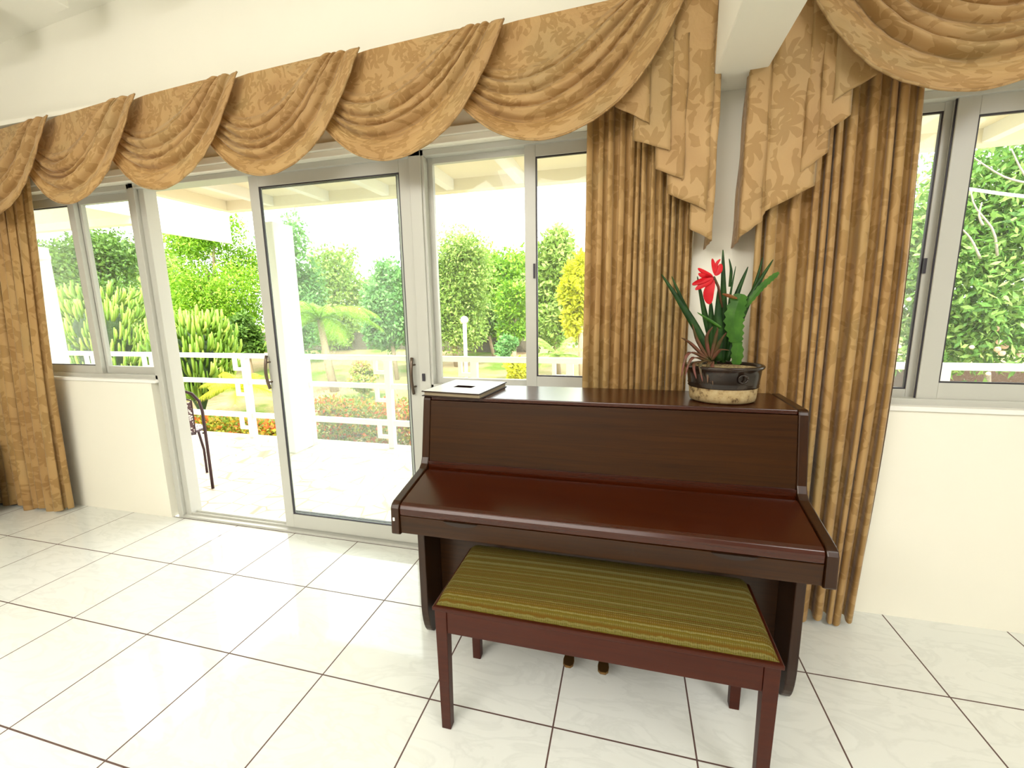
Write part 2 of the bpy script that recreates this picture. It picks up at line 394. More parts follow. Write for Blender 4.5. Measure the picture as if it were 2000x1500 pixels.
MB().box(2.285, 2.300, .012, .02, 1.005, 1.045).build('lock_plate', M_GASKET, d1)

# ------------------------------------------------------------------ terrace
S('terrace_floor', MB().box(-5.5, 9, WT, 1.88, -.16, -.02), M_PAV)
r = MB().box(-.56, 9, WT, 1.60, 2.48, 2.60)
S('terrace_roof', r, M_SOFFIT)
S('terrace_roof_beam', MB().box(-.60, 9, 1.60, 1.70, 2.385, 2.66).box(-.62, -.54, WT, 1.60, 2.385, 2.66), M_SOFFIT, .004)
for k in range(13):
    x = -.05 + k*.62
    S('terrace_rafter', MB().box(x, x+.07, WT, 1.60, 2.395, 2.48), M_EXTW)
S('side_roof', MB().box(-5.5, -1.9, WT, 1.72, 2.44, 2.56).box(-5.5, -1.9, 1.66, 1.76, 2.36, 2.58), M_SOFFIT)
c1 = at(228, 440, 1.85); c2 = at(498, 487.5, 3.35)
S('roof_fascia', MB().prism_x([(1.72, c1[2]), (3.40, c1[2]), (3.40, c1[2]+1.0), (1.72, c1[2]+1.0)], c1[0]-.05, c1[0]), M_EXTW)
S('terrace_pillar', MB().box(.0, .16, 1.40, 1.66, -.02, 2.21), M_EXTW, .01)
pl = at(105, 600, 1.6)
S('terrace_pillar', MB().box(pl[0]-.75, pl[0], 1.35, 1.66, -.02, 2.17).box(pl[0], pl[0]+.12, 1.40, 1.60, 2.02, 2.07), M_EXTW, .01)
lt = thing('wall_lantern', 'white looped lantern fitting on top of the far left terrace pillar', 'lantern', (pl[0]-.18, 1.5, 2.17))
MB().tube([(pl[0]-.2+.10*math.cos(a), 1.5, 2.28+.10*math.sin(a)) for a in np.linspace(0, 2*PI, 25)], .014, 8).build('loop', M_RAILM, lt, smooth=True)
MB().lathe([(.05, 2.17), (.05, 2.18), (.015, 2.19), (.015, 2.22)], pl[0]-.2, 1.5, 16).build('base', M_RAILM, lt)

rail = thing('terrace_railing', 'white metal terrace railing with stepped key brackets outside the doors', 'railing', (1.5, 1.783, -.02))
RY = 1.783
for z0, z1 in ((.888, .940), (.600, .650), (.215, .270)):
    MB().box(-5.2, 8.8, RY-.022, RY+.022, z0, z1).build('rail', M_RAILM, rail, bevel=.003)
posts = [-3.95, -3.02, -2.07, -.735, .06, 1.03, 1.95, 2.86, 3.78, 4.70, 5.62, 6.54]
for i, x in enumerate(posts):
    MB().box(x-.032, x+.032, RY-.03, RY+.03, -.02, .89).build('post', M_RAILM, rail, bevel=.003)
    for zt in (.888, .600, .215):
        MB().prism_y([(x-.16, zt), (x-.16, zt-.14), (x-.032, zt-.14), (x-.032, zt-.105), (x-.125, zt-.105), (x-.125, zt)], RY-.016, RY+.016).build('bracket', M_RAILM, rail)

# bistro chair on the terrace
M_IRON = mat('dark_bronze_iron', (.045, .018, .022), .45, metal=.3)
M_MOSAIC = mat('mosaic', (.6, .6, .6), .4); _t = NT(M_MOSAIC)
_vo = _t.n('ShaderNodeTexVoronoi'); _vo.inputs['Scale'].default_value = 60; _t.l(_t.coords(), _vo.inputs['Vector'])
_t.color(_t.ramp(_vo.outputs['Distance'], [(.0, (.75, .70, .72)), (.35, (.75, .70, .72)), (.45, (.10, .05, .06))], 'CONSTANT'))
ch = thing('bistro_chair', 'dark wrought iron bistro chair with patterned back on the terrace', 'chair', (.12, .51, -.02))
ch.rotation_euler = (0, 0, -.65)
def arc(y): return .10 - .02*math.sin(PI*(y-.10)/.42)
fr_ = [(.13, .51, -.02), (.115, .512, .35), (.10, .512, .62), (.09, .50, .70), (.08, .46, .765), (.07, .39, .80), (.07, .30, .81), (.07, .21, .80), (.08, .14, .765), (.09, .10, .70), (.10, .09, .62), (.115, .09, .35), (.13, .09, -.02)]
MB().tube(fr_, .011, 8).build('back_frame', M_IRON, ch, smooth=True)
bp_ = MB()
ys = np.linspace(.15, .45, 13); P = []
for y in ys: P.append(y)
for a, b in zip(ys[:-1], ys[1:]): bp_.box(.078, .086, a, b, .46, .70)
bk = bp_.build('back_panel', M_MOSAIC, ch)
MB().tube([(.082, .15, .44), (.082, .15, .71), (.082, .2, .735), (.082, .30, .745), (.082, .40, .735), (.082, .45, .71), (.082, .45, .44), (.082, .15, .44)], .007, 6).build('back_rim', M_IRON, bk)
MB().lathe([(.20, .43), (.215, .44), (.215, .455), (.20, .46)], -.12, .30, 32).build('seat', M_MOSAIC, ch)
MB().tube([(-.12+.215*math.cos(a), .30+.215*math.sin(a), .445) for a in np.linspace(0, 2*PI, 33)], .009, 6).build('seat_rim', M_IRON, ch)
for y in (.13, .47): MB().tube([(-.27, y, .44), (-.31, y + (.03 if y > .3 else -.03), .2), (-.34, y + (.03 if y > .3 else -.03), -.02)], .010, 8).build('leg', M_IRON, ch, smooth=True)
for y in (.10, .50): MB().tube([(.095, y, .44), (-.0, y, .42)], .008, 6).build('brace', M_IRON, ch)

# ------------------------------------------------------------------ garden
ZG = -.62
g = MB(); N = 40
gx = np.linspace(-30, 30, N); gy = np.linspace(1.9, 42, N)
for j in range(N):
    for i in range(N):
        y = gy[j]; z = ZG + (0 if y < 9 else .035*(y-9)) + .05*math.sin(gx[i]*.7)*math.sin(y*.5)
        g.v.append((gx[i], y, z - (.05 if j == 0 else 0)))
g.f = [(j*N+i, j*N+i+1, (j+1)*N+i+1, (j+1)*N+i) for j in range(N-1) for i in range(N-1)]
S('garden_ground', g, M_GROUND)
def gz(y): return ZG + (0 if y < 9 else .035*(y-9))

def leaves(name, blobs, n, size, m, parent, aspect=.5, up=.3, shell=.45):
    """scatter n leaf quads through ellipsoid blobs [(centre, radii)]"""
    c = np.array([b[0] for b in blobs], float); rr = np.array([b[1] for b in blobs], float)
    vol = rr.prod(axis=1) ** .8; idx = NR.choice(len(blobs), n, p=vol/vol.sum())
    d = NR.normal(size=(n, 3)); d /= np.linalg.norm(d, axis=1)[:, None]
    rad = NR.uniform(shell, 1.0, n)[:, None]
    pos = c[idx] + d * rr[idx] * rad
    ax = NR.normal(size=(n, 3)) + d*.6; ax[:, 2] -= .15; ax /= np.linalg.norm(ax, axis=1)[:, None]
    nm = NR.normal(size=(n, 3)); nm[:, 2] += up*3; nm[:, 1] -= .4
    sd = np.cross(ax, nm); sd /= (np.linalg.norm(sd, axis=1)[:, None] + 1e-9)
    L = size * NR.uniform(.6, 1.3, n)[:, None]; Wd = L * aspect * .5
    v = np.empty((n, 4, 3)); v[:, 0] = pos; v[:, 1] = pos + ax*L*.5 + sd*Wd; v[:, 2] = pos + ax*L; v[:, 3] = pos + ax*L*.5 - sd*Wd
    me = bpy.data.meshes.new(name); me.vertices.add(n*4); me.vertices.foreach_set('co', v.astype(np.float32).ravel())
    me.loops.add(n*4); me.loops.foreach_set('vertex_index', np.arange(n*4, dtype=np.int32))
    me.polygons.add(n); me.polygons.foreach_set('loop_start', np.arange(0, n*4, 4, dtype=np.int32)); me.polygons.foreach_set('loop_total', np.full(n, 4, dtype=np.int32))
    me.update(); me.validate(); me.materials.append(m)
    o = bpy.data.objects.new(name, me); C.objects.link(o)
    if parent is not None: attach(o, parent)
    return o

def tree(name, label, px, pt, pb, wpx, Y, m, n, size, aspect=.5, nb=14, trunk=M_BARK, group=None, cat='tree', bz=None, tr=.07, shell=.3, limbs=5):
    """crown spanning wpx wide, from photo row pt down to pb, standing at depth Y"""
    c = at(px, (pt+pb)/2, Y); s = depth(Y, px) / F_PX
    rx = wpx*s/2; rz = (pb-pt)*s/2; ry = min(rx, rz)*.8
    r_ = random.Random(int(px*7+pt)); blobs = []
    for i in range(nb):
        a = r_.uniform(0, 2*PI); q = math.sqrt(r_.uniform(.05, 1)); h = r_.uniform(-1, 1)
        k = math.sqrt(max(0, 1-h*h*.8))*.68
        br = r_.uniform(.28, .46)
        blobs.append(((c[0]+rx*q*k*math.cos(a), c[1]+ry*q*k*math.sin(a), c[2]+rz*h*.66), (rx*br, ry*br*1.1, rz*br*.85)))
    base = gz(c[1]) if bz is None else bz
    t = thing(name, label, cat, (c[0], c[1], base), group)
    leaves('foliage', blobs, n, size, m, t, aspect, shell=shell)
    tb = MB(); topz = max(base+.3, c[2]+rz*.1)
    tb.tube([(c[0]+.1*rx, c[1], base-.05), (c[0], c[1], (base+topz)/2), (c[0]-.05*rx, c[1], topz)], [tr, tr*.8, tr*.5], 8)
    for k in range(limbs):
        b = blobs[k % nb][0]; tb.tube([(c[0], c[1], base+(topz-base)*.6), ((c[0]+b[0])/2, (c[1]+b[1])/2, (topz+b[2])/2-.1*rz), b], [tr*.5, tr*.35, tr*.12], 6)
    tb.build('trunk', trunk, t, smooth=True)
    return t

BT = 'trees at the back of the garden'
tree('broadleaf_tree', 'dark green tree seen through the left window above the cactus-like bush', 170, 436, 660, 380, 9.5, L_DARK, 24000, .16, nb=32)
tree('feathery_tree', 'bright green feathery tree seen through the open left doorway', 412, 395, 690, 310, 9, L_BRIGHT, 34000, .12, .35, nb=34, tr=.10)
tree('slender_tree', 'tall cool green tree rising just right of the terrace pillar', 575, 405, 725, 140, 11.5, L_BLUE, 13000, .16, nb=26)
tree('scrubby_tree', 'sparse pale tree behind the palm fronds', 650, 470, 700, 175, 16, L_PALE, 11000, .20, nb=28)
tree('rounded_tree', 'dense green bush right of the palm by the sliding door stile', 762, 500, 700, 125, 9, L_BLUE, 11000, .13, nb=22, cat='bush')
tree('forked_tree', 'wide pale green tree with a forked trunk left of the lamp post', 878, 445, 690, 225, 11.5, L_PALE, 24000, .14, .4, nb=34, tr=.12)
tree('leaning_tree', 'mid green tree right of the lamp post beyond the dry ground', 965, 478, 690, 240, 16.5, L_BRIGHT, 24000, .19, nb=34)
tree('young_tree', 'bright young tree in front of the dark undergrowth behind the piano', 1003, 540, 680, 90, 8, L_BRIGHT, 7000, .10, .4, nb=12, cat='tree')
tree('pale_tree', 'pale hazy green tree in the pane beside the left curtain', 1085, 440, 730, 160, 10.2, L_PALE, 16000, .15, nb=30)
tree('yellow_tree', 'yellow green tree half hidden by the curtain left of the pier', 1135, 470, 660, 90, 8, L_YEL, 4000, .15, nb=12)
for i, (px, pt, w_) in enumerate(((600, 530, 220), (770, 535, 220), (930, 500, 240), (1100, 505, 260), (300, 470, 300), (60, 470, 300))):
    tree('distant_tree', 'distant green tree in the row closing the garden', px, pt, 700, w_, (19, 31, 24.5, 37, 19, 25)[i], (L_PALE, L_BLUE)[i % 2], 9000, .36, nb=28, group=BT)
# right-hand window tree with pale limbs and fruit
mt = tree('fruit_tree', 'large broad leaved tree with pale branches outside the right window', 1960, 235, 745, 560, 5.2, L_MANGO, 30000, .115, .36, nb=46, trunk=M_BARKW, tr=.045, limbs=0, shell=.2)
lb = MB()
for pts in (((1896, 372), (1905, 405), (1940, 450), (1948, 500)), ((1918, 395), (1912, 420), (1920, 440)), ((1870, 440), (1895, 465), (1915, 505)), ((1890, 300), (1960, 345), (2020, 360)), ((1975, 290), (2000, 340), (2040, 380))):
    P_ = [at(x, y, 4.3) for x, y in pts]; P_ = bez(P_, 9); lb.tube(P_, list(np.linspace(.006, .014, 9)), 6)
lb.build('branch', M_BARKW, mt, smooth=True)
M_FRUIT = mat('pale_pink_fruit', (.85, .50, .38), .5)
for px, py, r0 in ((1946, 642, 7), (1952, 668, 7), (1962, 676, 8), (1948, 682, 7), (1957, 690, 7), (1992, 694, 8), (1930, 730, 5), (1775, 585, 5), (1756, 677, 5), (1898, 678, 5)):
    c = at(px, py, 3.85 + .1*r0); q = .85*r0*depth(3.9, px)/F_PX
    tag(MB().lathe([(q*math.sin(a)+1e-4, c[2]-q*math.cos(a)) for a in np.linspace(0, PI, 9)], c[0], c[1], 12).build('fruit', M_FRUIT, None, smooth=True),
        'small pale pink fruit hanging in the tree outside the right window', 'fruit', 'fruit in the right window tree')
a_, b_ = at(1870, 366, 3.6), at(2030, 386, 3.6)
tag(MB().tube([a_, (a_+b_)/2 - np.array([0, 0, .008]), b_ + (b_-a_)], .016, 8).build('cable', M_RAILM, None), 'white cable crossing the tree outside the right window', 'cable')
S('garden_bank', MB().box(4.5, 14, 7.2, 7.6, ZG, at(1930, 724, 7.2)[2]), M_SOIL)
S('garden_wall', MB().box(-14, -.2, 15.5, 15.8, gz(15)-.1, at(500, 650, 15.5)[2]), M_WALLG)
tree('low_undergrowth', 'dark green undergrowth behind the lamp post', 955, 590, 660, 170, 14.2, L_DARK, 5000, .2, nb=14, cat='bush')

tree('low_undergrowth', 'dark green shrubs at the foot of the feathery tree beside the door stile', 480, 600, 700, 110, 7.3, L_DARK, 5000, .12, nb=12, cat='bush')
def bush(name, label, px, pt, pb, wpx, Y, m, n, size, aspect=.5, nb=10, cat='bush', group=None):
    return tree(name, label, px, pt, pb, wpx, Y, m, n, size, aspect, nb, cat=cat, group=group, tr=.02, limbs=3)
bush('flowering_shrub', 'rounded pink and yellow flowering shrub beyond the railing', 703, 700, 775, 90, 6.4, L_PINK, 4500, .075, .6)
bush('yellow_shrub', 'yellow shrub low behind the railing beside the window mullion', 1010, 695, 745, 65, 6.5, L_YEL, 1500, .10)
bush('small_shrub', 'small pale green shrub beneath the bright young tree', 990, 655, 700, 50, 7, L_BLUE, 1500, .10)
def hedge(label, p0, p1, Y, zt, zb, m, n):
    x0, x1 = p0, p1; k = max(3, int((x1-x0)/.25)); bl = []
    for i in range(k):
        x = x0 + (x1-x0)*(i+.5)/k
        for j in range(2): bl.append(((x, Y+.2*j, (zt+zb)/2 + rnd.uniform(-.02, .02)), ((x1-x0)/k*.8, .2, (zt-zb)/2)))
    t = thing('flowering_hedge', label, 'hedge', ((x0+x1)/2, Y, zb))
    leaves('foliage', bl, n, .06, m, t, .6, shell=.5)
    MB().tube([(x0+.1, Y+.1, zb+.05), ((x0+x1)/2, Y+.1, (zt+zb)/2), (x1-.1, Y+.1, zb+.05)], .02, 6).build('stem', M_BARK, t)
hedge('low clipped hedge with red orange flowers left of the pillar', -2.9, -.75, 2.5, -.01, ZG, L_HEDGE, 9000)
q0 = at(625, 783, 3.3); q1 = at(700, 840, 3.3)
hedge('red and yellow flowering hedge seen through the sliding door glass', -1.2, 2.3, 3.3, at(700, 775, 3.3)[2], ZG, L_HEDGE, 12000)
S('garden_bed', MB().box(-1.3, 1.3, 2.5, 3.1, ZG-.1, ZG+.06), M_SOIL)

# pencil-cactus bushes
def euphorbia(label, px, pt, pb, wpx, Y, n):
    c = at(px, (pt+pb)/2, Y); s = depth(Y, px)/F_PX; rx = wpx*s/2; rz = (pb-pt)*s/2
    t = thing('candelabra_bush', label, 'bush', (c[0], c[1], ZG))
    mb = MB()
    for i in range(n):
        a = rnd.uniform(0, 2*PI); h = rnd.uniform(-1, .85); k = math.sqrt(1-h*h) * rnd.uniform(.55, 1)
        p = Vector((c[0]+rx*k*math.cos(a), c[1]+rx*.7*k*math.sin(a), c[2]+rz*h*.85))
        out = Vector((math.cos(a), math.sin(a)*.7, .1)) * rnd.uniform(.03, .13); L = rnd.uniform(.16, .30); r0 = rnd.uniform(.016, .024)
        mb.tube([p, p+out+Vector((0, 0, L*.25)), p+out*1.5+Vector((0, 0, L*.6)), p+out*1.6+Vector((0, 0, L))], [r0*.8, r0, r0, r0*.45], 6)
    mb.build('stems', M_EUPH, t, smooth=True)
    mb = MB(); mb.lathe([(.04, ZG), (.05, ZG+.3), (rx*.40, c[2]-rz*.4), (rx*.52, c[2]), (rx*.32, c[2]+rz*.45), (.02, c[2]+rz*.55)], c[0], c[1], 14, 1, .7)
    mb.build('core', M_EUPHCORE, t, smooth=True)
M_EUPHCORE = mat('stem_gap_shade', (.02, .045, .006), .9)  # dark core colour stands for the shade deep between the stems
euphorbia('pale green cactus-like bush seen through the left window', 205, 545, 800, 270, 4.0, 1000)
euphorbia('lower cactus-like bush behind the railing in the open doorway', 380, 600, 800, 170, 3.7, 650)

def palm(name, label, px, py, Y, L, n, m, droop=1.0, trunk=True, seed=3, up=.6):
    r_ = random.Random(seed); c = Vector(at(px, py, Y)); t = thing(name, label, 'palm', (c[0], c[1], ZG))
    for i in range(n):
        a = 2*PI*i/n + r_.uniform(-.2, .2); e = r_.uniform(.2, 1.0)*up; fr = MB(); pts = []
        d = Vector((math.cos(a), math.sin(a), 0)); l = L*r_.uniform(.8, 1.1)
        for k in range(13):
            s = k/12; pts.append(c + d*l*s*math.cos(e*.6) + Vector((0, 0, l*(e*s - droop*.75*s*s))))
        fr.tube(pts, [.014*(1-.8*k/12)*L for k in range(13)], 5)
        for k in range(1, 13):
            for q in range(4):
                p = pts[k] + (pts[k-1]-pts[k])*q/4
                tan = (pts[k]-pts[k-1]).normalized(); sd = tan.cross(Vector((0, 0, 1))).normalized()
                ll = L*.30*math.sin(PI*(.12+.80*k/13))
                for sg in (-1, 1):
                    tip = p + (sd*sg*.75 + tan*.55 + Vector((0, 0, -.45)))*ll
                    w = tan*.009*L; fr.add([p-w, p+w, tip], [(0, 1, 2)])
        fr.build('frond', m, t)
    if trunk:
        MB().tube([(c[0]+.25, c[1], ZG), (c[0]+.1, c[1], (ZG+c[2])/2), c], [.11, .09, .07], 10).build('trunk', M_BARK, t, smooth=True)
palm('coconut_palm', 'young palm with long arching fronds beyond the hazy door glass', 625, 625, 7.2, 1.45, 15, L_BRIGHT, 1.0, seed=5, up=1.0)
palm('areca_palm', 'yellow feathery palm beside the railing in the open doorway', 470, 760, 3.2, .62, 13, L_YEL, .8, trunk=False, seed=8, up=1.1)
palm('fan_palm', 'small pale palm clump beyond the railing beside the left curtain', 1090, 695, 6.4, .68, 12, L_PALE, .7, trunk=False, seed=4, up=1.2)
# garden lamp
c = at(909, 680, 9.0); c2 = at(907, 625, 9.0)
lp = thing('garden_lamp', 'white garden lamp post with a round globe on the dry ground', 'lamp', (c[0], 9.0, gz(9)))
MB().lathe([(.05, gz(9)-.02), (.05, c2[2]-.09)], c[0], 9.0, 12).build('post', M_RAILM, lp, smooth=True)
MB().lathe([(.105*math.sin(a)+1e-4, c2[2]-.105*math.cos(a)) for a in np.linspace(0, PI, 13)], c[0], 9.0, 18).build('globe', M_RAILM, lp, smooth=True)

# ------------------------------------------------------------------ valances
def dz(x): return float(np.interp(x, [-.6, -.3, .8, 1.5, 2.8], [-.085, -.07, -.025, -.012, 0]))
ZT = 2.552
def swag(parent, X0, sgn=1, wsc=1.0, dsc=1.0, seed=1, name='swag'):
    A_, B_ = 120, 110
    bot = bez([(-.31, -.19), (-.185, -.33), (-.06, -.435), (.07, -.488), (.20, -.497), (.34, -.455), (.45, -.385), (.53, -.295), (.60, -.185), (.65, -.08), (.675, 0)], B_)
    r_ = np.random.RandomState(seed)
    ph = r_.uniform(0, 6, 8)
    cr = np.array([0, .26, .36, .50, .60, .74, 1.12]) + np.concatenate([[0], r_.uniform(-.025, .025, 5), [0]])
    dep = np.array([.004, .026, .046, .034, .050, .036, .03])
    P = np.zeros((A_, B_, 3)); UV = np.zeros((A_, B_, 2))
    s = np.linspace(0, 1, B_)
    for i in range(A_):
        t = i/(A_-1)
        tl = np.stack([-.09 + s*.51, s*0], 1)
        h = t ** (.50 + .55*s)                       # folds gather toward the lower left
        # sagging: intermediate curves hang less than linear at the top
        x = tl[:, 0]*(1-h) + bot[:, 0]*h
        z = tl[:, 1]*(1-h) + bot[:, 1]*h
        # rolled folds between deep creases, a broad smooth roll along the hem
        tt = t + .045*np.sin(2.6*s+ph[0])*np.sin(PI*t) + .02*np.sin(7*s+ph[1])*np.sin(PI*t)
        loc = np.interp(tt, cr, np.arange(len(cr)))
        fr = loc - np.floor(loc); kk = np.clip(np.floor(loc).astype(int), 0, len(cr)-2)
        fold = np.sin(PI*fr)**.62 * dep[kk]
        fine = np.sin(2*PI*(13*t + .8*np.sin(s*2.4+ph[2])) + ph[3])
        env = np.clip((t-.20)/.12, 0, 1)*(.40+.60*np.sin(PI*np.clip(s, 0, 1))**.5)
        bulge = .040*np.sin(PI*s)*h + .026*s
        y = -.150 - bulge - env*(fold + .0022*fine*(t < .80)) - .012*t*(1-s)
        y += .012*np.clip(.25-s, 0, 1)/.25
        y += .010*np.clip((s-.92)/.08, 0, 1)*env
        # wrinkles
        y += .0035*np.sin(37*x+ph[4]+8*t)*np.sin(51*z+ph[5]+5*s)*env
        P[i, :, 0] = X0 + sgn*x*wsc; P[i, :, 2] = z*dsc; P[i, :, 1] = y
        UV[i, :, 0] = X0*1.3 + s*.95; UV[i, :, 1] = t*.85 + X0*.7 + .25*np.sin(PI*s)*t
    for i in range(A_):
        for j in range(B_): P[i, j, 2] += ZT + dz(P[i, j, 0])
    o = grid_mesh(P, UV, name, M_FAB, parent)
    m = MB(); bp = [tuple(P[A_-1, j]) for j in range(0, B_, 2)]; bp = [(x, y-.002, z) for x, y, z in bp]
    m.tube(bp, .0045, 6); m.uv = [(v[0], v[2]) for v in m.v]
    m.build('hem_cord', M_FAB, o, smooth=True)
    return o
def jabot(parent, pts, hems, ztp, name='jabot'):
    """pleated tail: pts = plan (x,y) path, hems = z of the hem at each point"""
    P = []; UV = []; u = 0; prev = None; dense = []
    for (a, b) in zip(range(len(pts)-1), range(1, len(pts))):
        n = 8
        for k in range(n): 
            f = k/n; dense.append((pts[a][0]*(1-f)+pts[b][0]*f, pts[a][1]*(1-f)+pts[b][1]*f, hems[a]*(1-f)+hems[b]*f))
    dense.append((*pts[-1], hems[-1]))
    rows = 40
    for i, (x, y, h) in enumerate(dense):
        if prev: u += math.hypot(x-prev[0], y-prev[1])
        prev = (x, y); col = []; cu = []
        for j in range(rows):
            f = j/(rows-1); z = ztp*(1-f)+h*f
            # pleats pressed tight at the top, opening toward the hem
            yy = -.158 + (y+.158)*(.35+.65*f)
            col.append((x + .002*math.sin(z*23+i), yy + .0025*math.sin(z*19+u*20), z)); cu.append((u+3.3, z))
        P.append(col); UV.append(cu)
    return grid_mesh(np.array(P), np.array(UV), name, M_FAB, parent, solid=.003)

va = thing('window_valance', 'long gold damask swag valance over the sliding doors', 'valance', (1.2, -.07, 2.5))
for i, x in enumerate((-1.17, -.51, .150, .815, 1.487, 2.157)):
    swag(va, x, 1, 1.0, .99 + .01*(i > 1), seed=i+2)
swag(va, 2.846, 1, 1.02, .985, seed=9)
MB().box(-1.2, 3.60, -.135, 0, ZT-.035, ZT-.012).build('pelmet_board', M_WALL, va)
# left jabot (its tail falls on the right end of the valance)
jx = [(3.665, 0.0), (3.665, -.125), (3.668, -.165), (3.580, -.172), (3.636, -.152), (3.640, -.180), (3.490, -.178), (3.543, -.158), (3.548, -.186), (3.443, -.184), (3.487, -.164), (3.492, -.192), (3.355, -.190), (3.407, -.170), (3.412, -.197), (3.28, -.192)]
jh = [1.625, 1.635, 1.642, 1.690, 1.725, 1.756, 1.828, 1.855, 1.875, 1.922, 1.955, 1.985, 2.034, 2.062, 2.090, 2.165]
jabot(va, jx, jh, ZT-.005)
vb = thing('window_valance', 'short gold damask swag valance right of the ceiling beam', 'valance', (4.5, -.07, 2.5))
swag(vb, 4.585, -1, 1.03, .985, seed=21)
swag(vb, 5.26, -1, 1.03, .985, seed=22)
MB().box(3.80, 6.0, -.135, 0, ZT-.035, ZT-.012).build('pelmet_board', M_WALL, vb)
jx = [(3.775, 0.0), (3.772, -.12), (3.770, -.160), (3.84, -.165), (3.846, -.185), (4.006, -.178), (3.960, -.158), (3.958, -.186), (4.036, -.184), (4.003, -.164), (4.001, -.190), (4.096, -.188), (4.040, -.168), (4.038, -.194), (4.17, -.190)]
jh = [1.625, 1.635, 1.647, 1.70, 1.735, 1.815, 1.845, 1.866, 1.925, 1.95, 1.979, 2.042, 2.07, 2.096, 2.165]
jabot(vb, jx, jh, ZT-.005)

# ------------------------------------------------------------------ curtains
def curtain(label, xt0, xt1, xb0, xb1, ztp, zb, y0, folds, amp, seed, mid=None, loc=None):
    r_ = np.random.RandomState(seed); nu = folds*28; nv = 70
    ph = r_.uniform(-.5, .5, folds+2); am = r_.uniform(.45, 1.35, folds+2); wd = r_.uniform(.5, 1.7, folds)
    edges = np.concatenate([[0], np.cumsum(wd)]); edges /= edges[-1]
    P = np.zeros((nu+1, nv, 3)); UV = np.zeros((nu+1, nv, 2))
    for i in range(nu+1):
        u = i/nu; f = u*folds; k = min(int(f), folds-1); fr = f-k
        uu = edges[k] + (edges[k+1]-edges[k])*fr
        wave = math.sin(2*PI*fr); a = am[k]*(1-fr)+am[k+1]*fr
        wob = ph[k]*(1-fr)+ph[k+1]*fr
        for j in range(nv):
            t = j/(nv-1); z = ztp*(1-t)+zb*t
            x0 = xt0*(1-t)+xb0*t; x1 = xt1*(1-t)+xb1*t
            if mid: 
                q = math.sin(PI*t); x0 += mid[0]*q; x1 += mid[1]*q
            W_ = (x1-x0)
            sway = .006*math.sin(2.2*t*PI+ph[k]*4)*t*min(1, 4*u*(1-u)+.2)
            x = x0 + W_*uu + .23*W_/folds*math.sin(4*PI*fr)*-1*(.6+.4*t) + sway
            g_ = amp*a*(.55+.45*t)
            y = y0 - g_*(wave if wave > 0 else wave*.9) + .005*math.sin(5*t+wob*5) - .010*math.sin(2*PI*fr*2+wob)*(.3+.7*t)
            zz = z + (.012*math.sin(f*2.1+seed) if j == nv-1 else 0)
            P[i, j] = (x, y, zz); UV[i, j] = (uu*W_*2.1+seed, z)
    t_ = thing('curtain', label, 'curtain', (loc or ((xb0+xb1)/2, y0, 0)))
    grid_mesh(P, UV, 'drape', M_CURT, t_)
    return t_
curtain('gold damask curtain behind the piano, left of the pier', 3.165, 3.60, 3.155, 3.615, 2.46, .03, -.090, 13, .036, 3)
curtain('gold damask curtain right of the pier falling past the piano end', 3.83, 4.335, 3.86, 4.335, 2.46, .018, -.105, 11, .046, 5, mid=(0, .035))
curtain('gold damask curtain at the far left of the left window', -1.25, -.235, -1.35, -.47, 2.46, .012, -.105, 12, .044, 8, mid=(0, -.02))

# ------------------------------------------------------------------ piano
PX0, PX1 = 2.543, 3.95
pn = thing('upright_piano', 'dark mahogany upright piano with its key cover closed', 'piano', (3.25, -.4, 0))
prof = [(-.20, .02), (-.20, 1.035), (-.485, 1.035)]
prof += [(-.497, 1.030), (-.503, 1.018), (-.545, .785), (-.556, .762), (-.575, .747)]
prof += [(-.785, .703), (-.800, .696), (-.808, .682), (-.812, .585), (-.80, .578), (-.64, .578), (-.620, .560)]
prof += [(-.622, .17)] + [(-.562 - .060*math.cos(a), .17 - .17*math.sin(a)) for a in np.linspace(.15, PI/2, 8)] + [(-.53, .0), (-.50, .02)]
for x0 in (PX0, PX1-.032):
    MB().prism_x(prof, x0, x0+.032).build('side_panel', M_WOODZ, pn, bevel=.004)
a, b = PX0+.033, PX1-.033
MB().box(a, b, -.497, -.195, 1.018, 1.034).build('lid', M_WOODTOP, pn, bevel=.003)
MB().prism_x([(-.541, .772), (-.499, 1.016), (-.479, 1.016), (-.521, .772)], a, b).build('front_panel', M_WOOD, pn)
MB().box(a, b, -.55, -.50, .735, .772).build('shelf_rail', M_WOODTOP, pn)
fb = MB().prism_x([(-.568, .744), (-.784, .698), (-.797, .692), (-.803, .680), (-.803, .655), (-.79, .655), (-.568, .715)], a, b).build('key_cover', M_WOODTOP, pn, bevel=.003)
ks = MB().box(a, b, -.801, -.62, .585, .652).build('key_slip', M_WOOD, pn, bevel=.002)
MB().box(a, b, -.64, -.21, .57, .60).build('keybed', M_WOODZ, pn)
for x0, x1 in ((2.747, 2.872), (3.618, 3.745)):
    n = 12; pts = [(x0+(x1-x0)*i/n, .6515) for i in range(n+1)] + [(x1-(x1-x0)*i/n, .6515-.015*math.sin(PI*i/n)**.6) for i in range(1, n)]
    tag(MB().prism_y(pts, -.8065, -.795).build('finger_grip', M_DARK, ks), 'finger grip coloured dark for the shade of its hollow')  # raised dark crescent, its colour stands for shade inside the recess
MB().box(a, b, -.475, -.455, .05, .58).build('lower_panel', M_WOOD, pn)
MB().box(a, b, -.475, -.20, .045, .07).build('bottom_board', M_WOODZ, pn)
MB().box(a, b, -.215, -.20, .07, 1.018).build('back_board', M_WOODZ, pn)
M_BRASS = mat('tarnished_brass', (.22, .12, .04), .35, metal=.8)
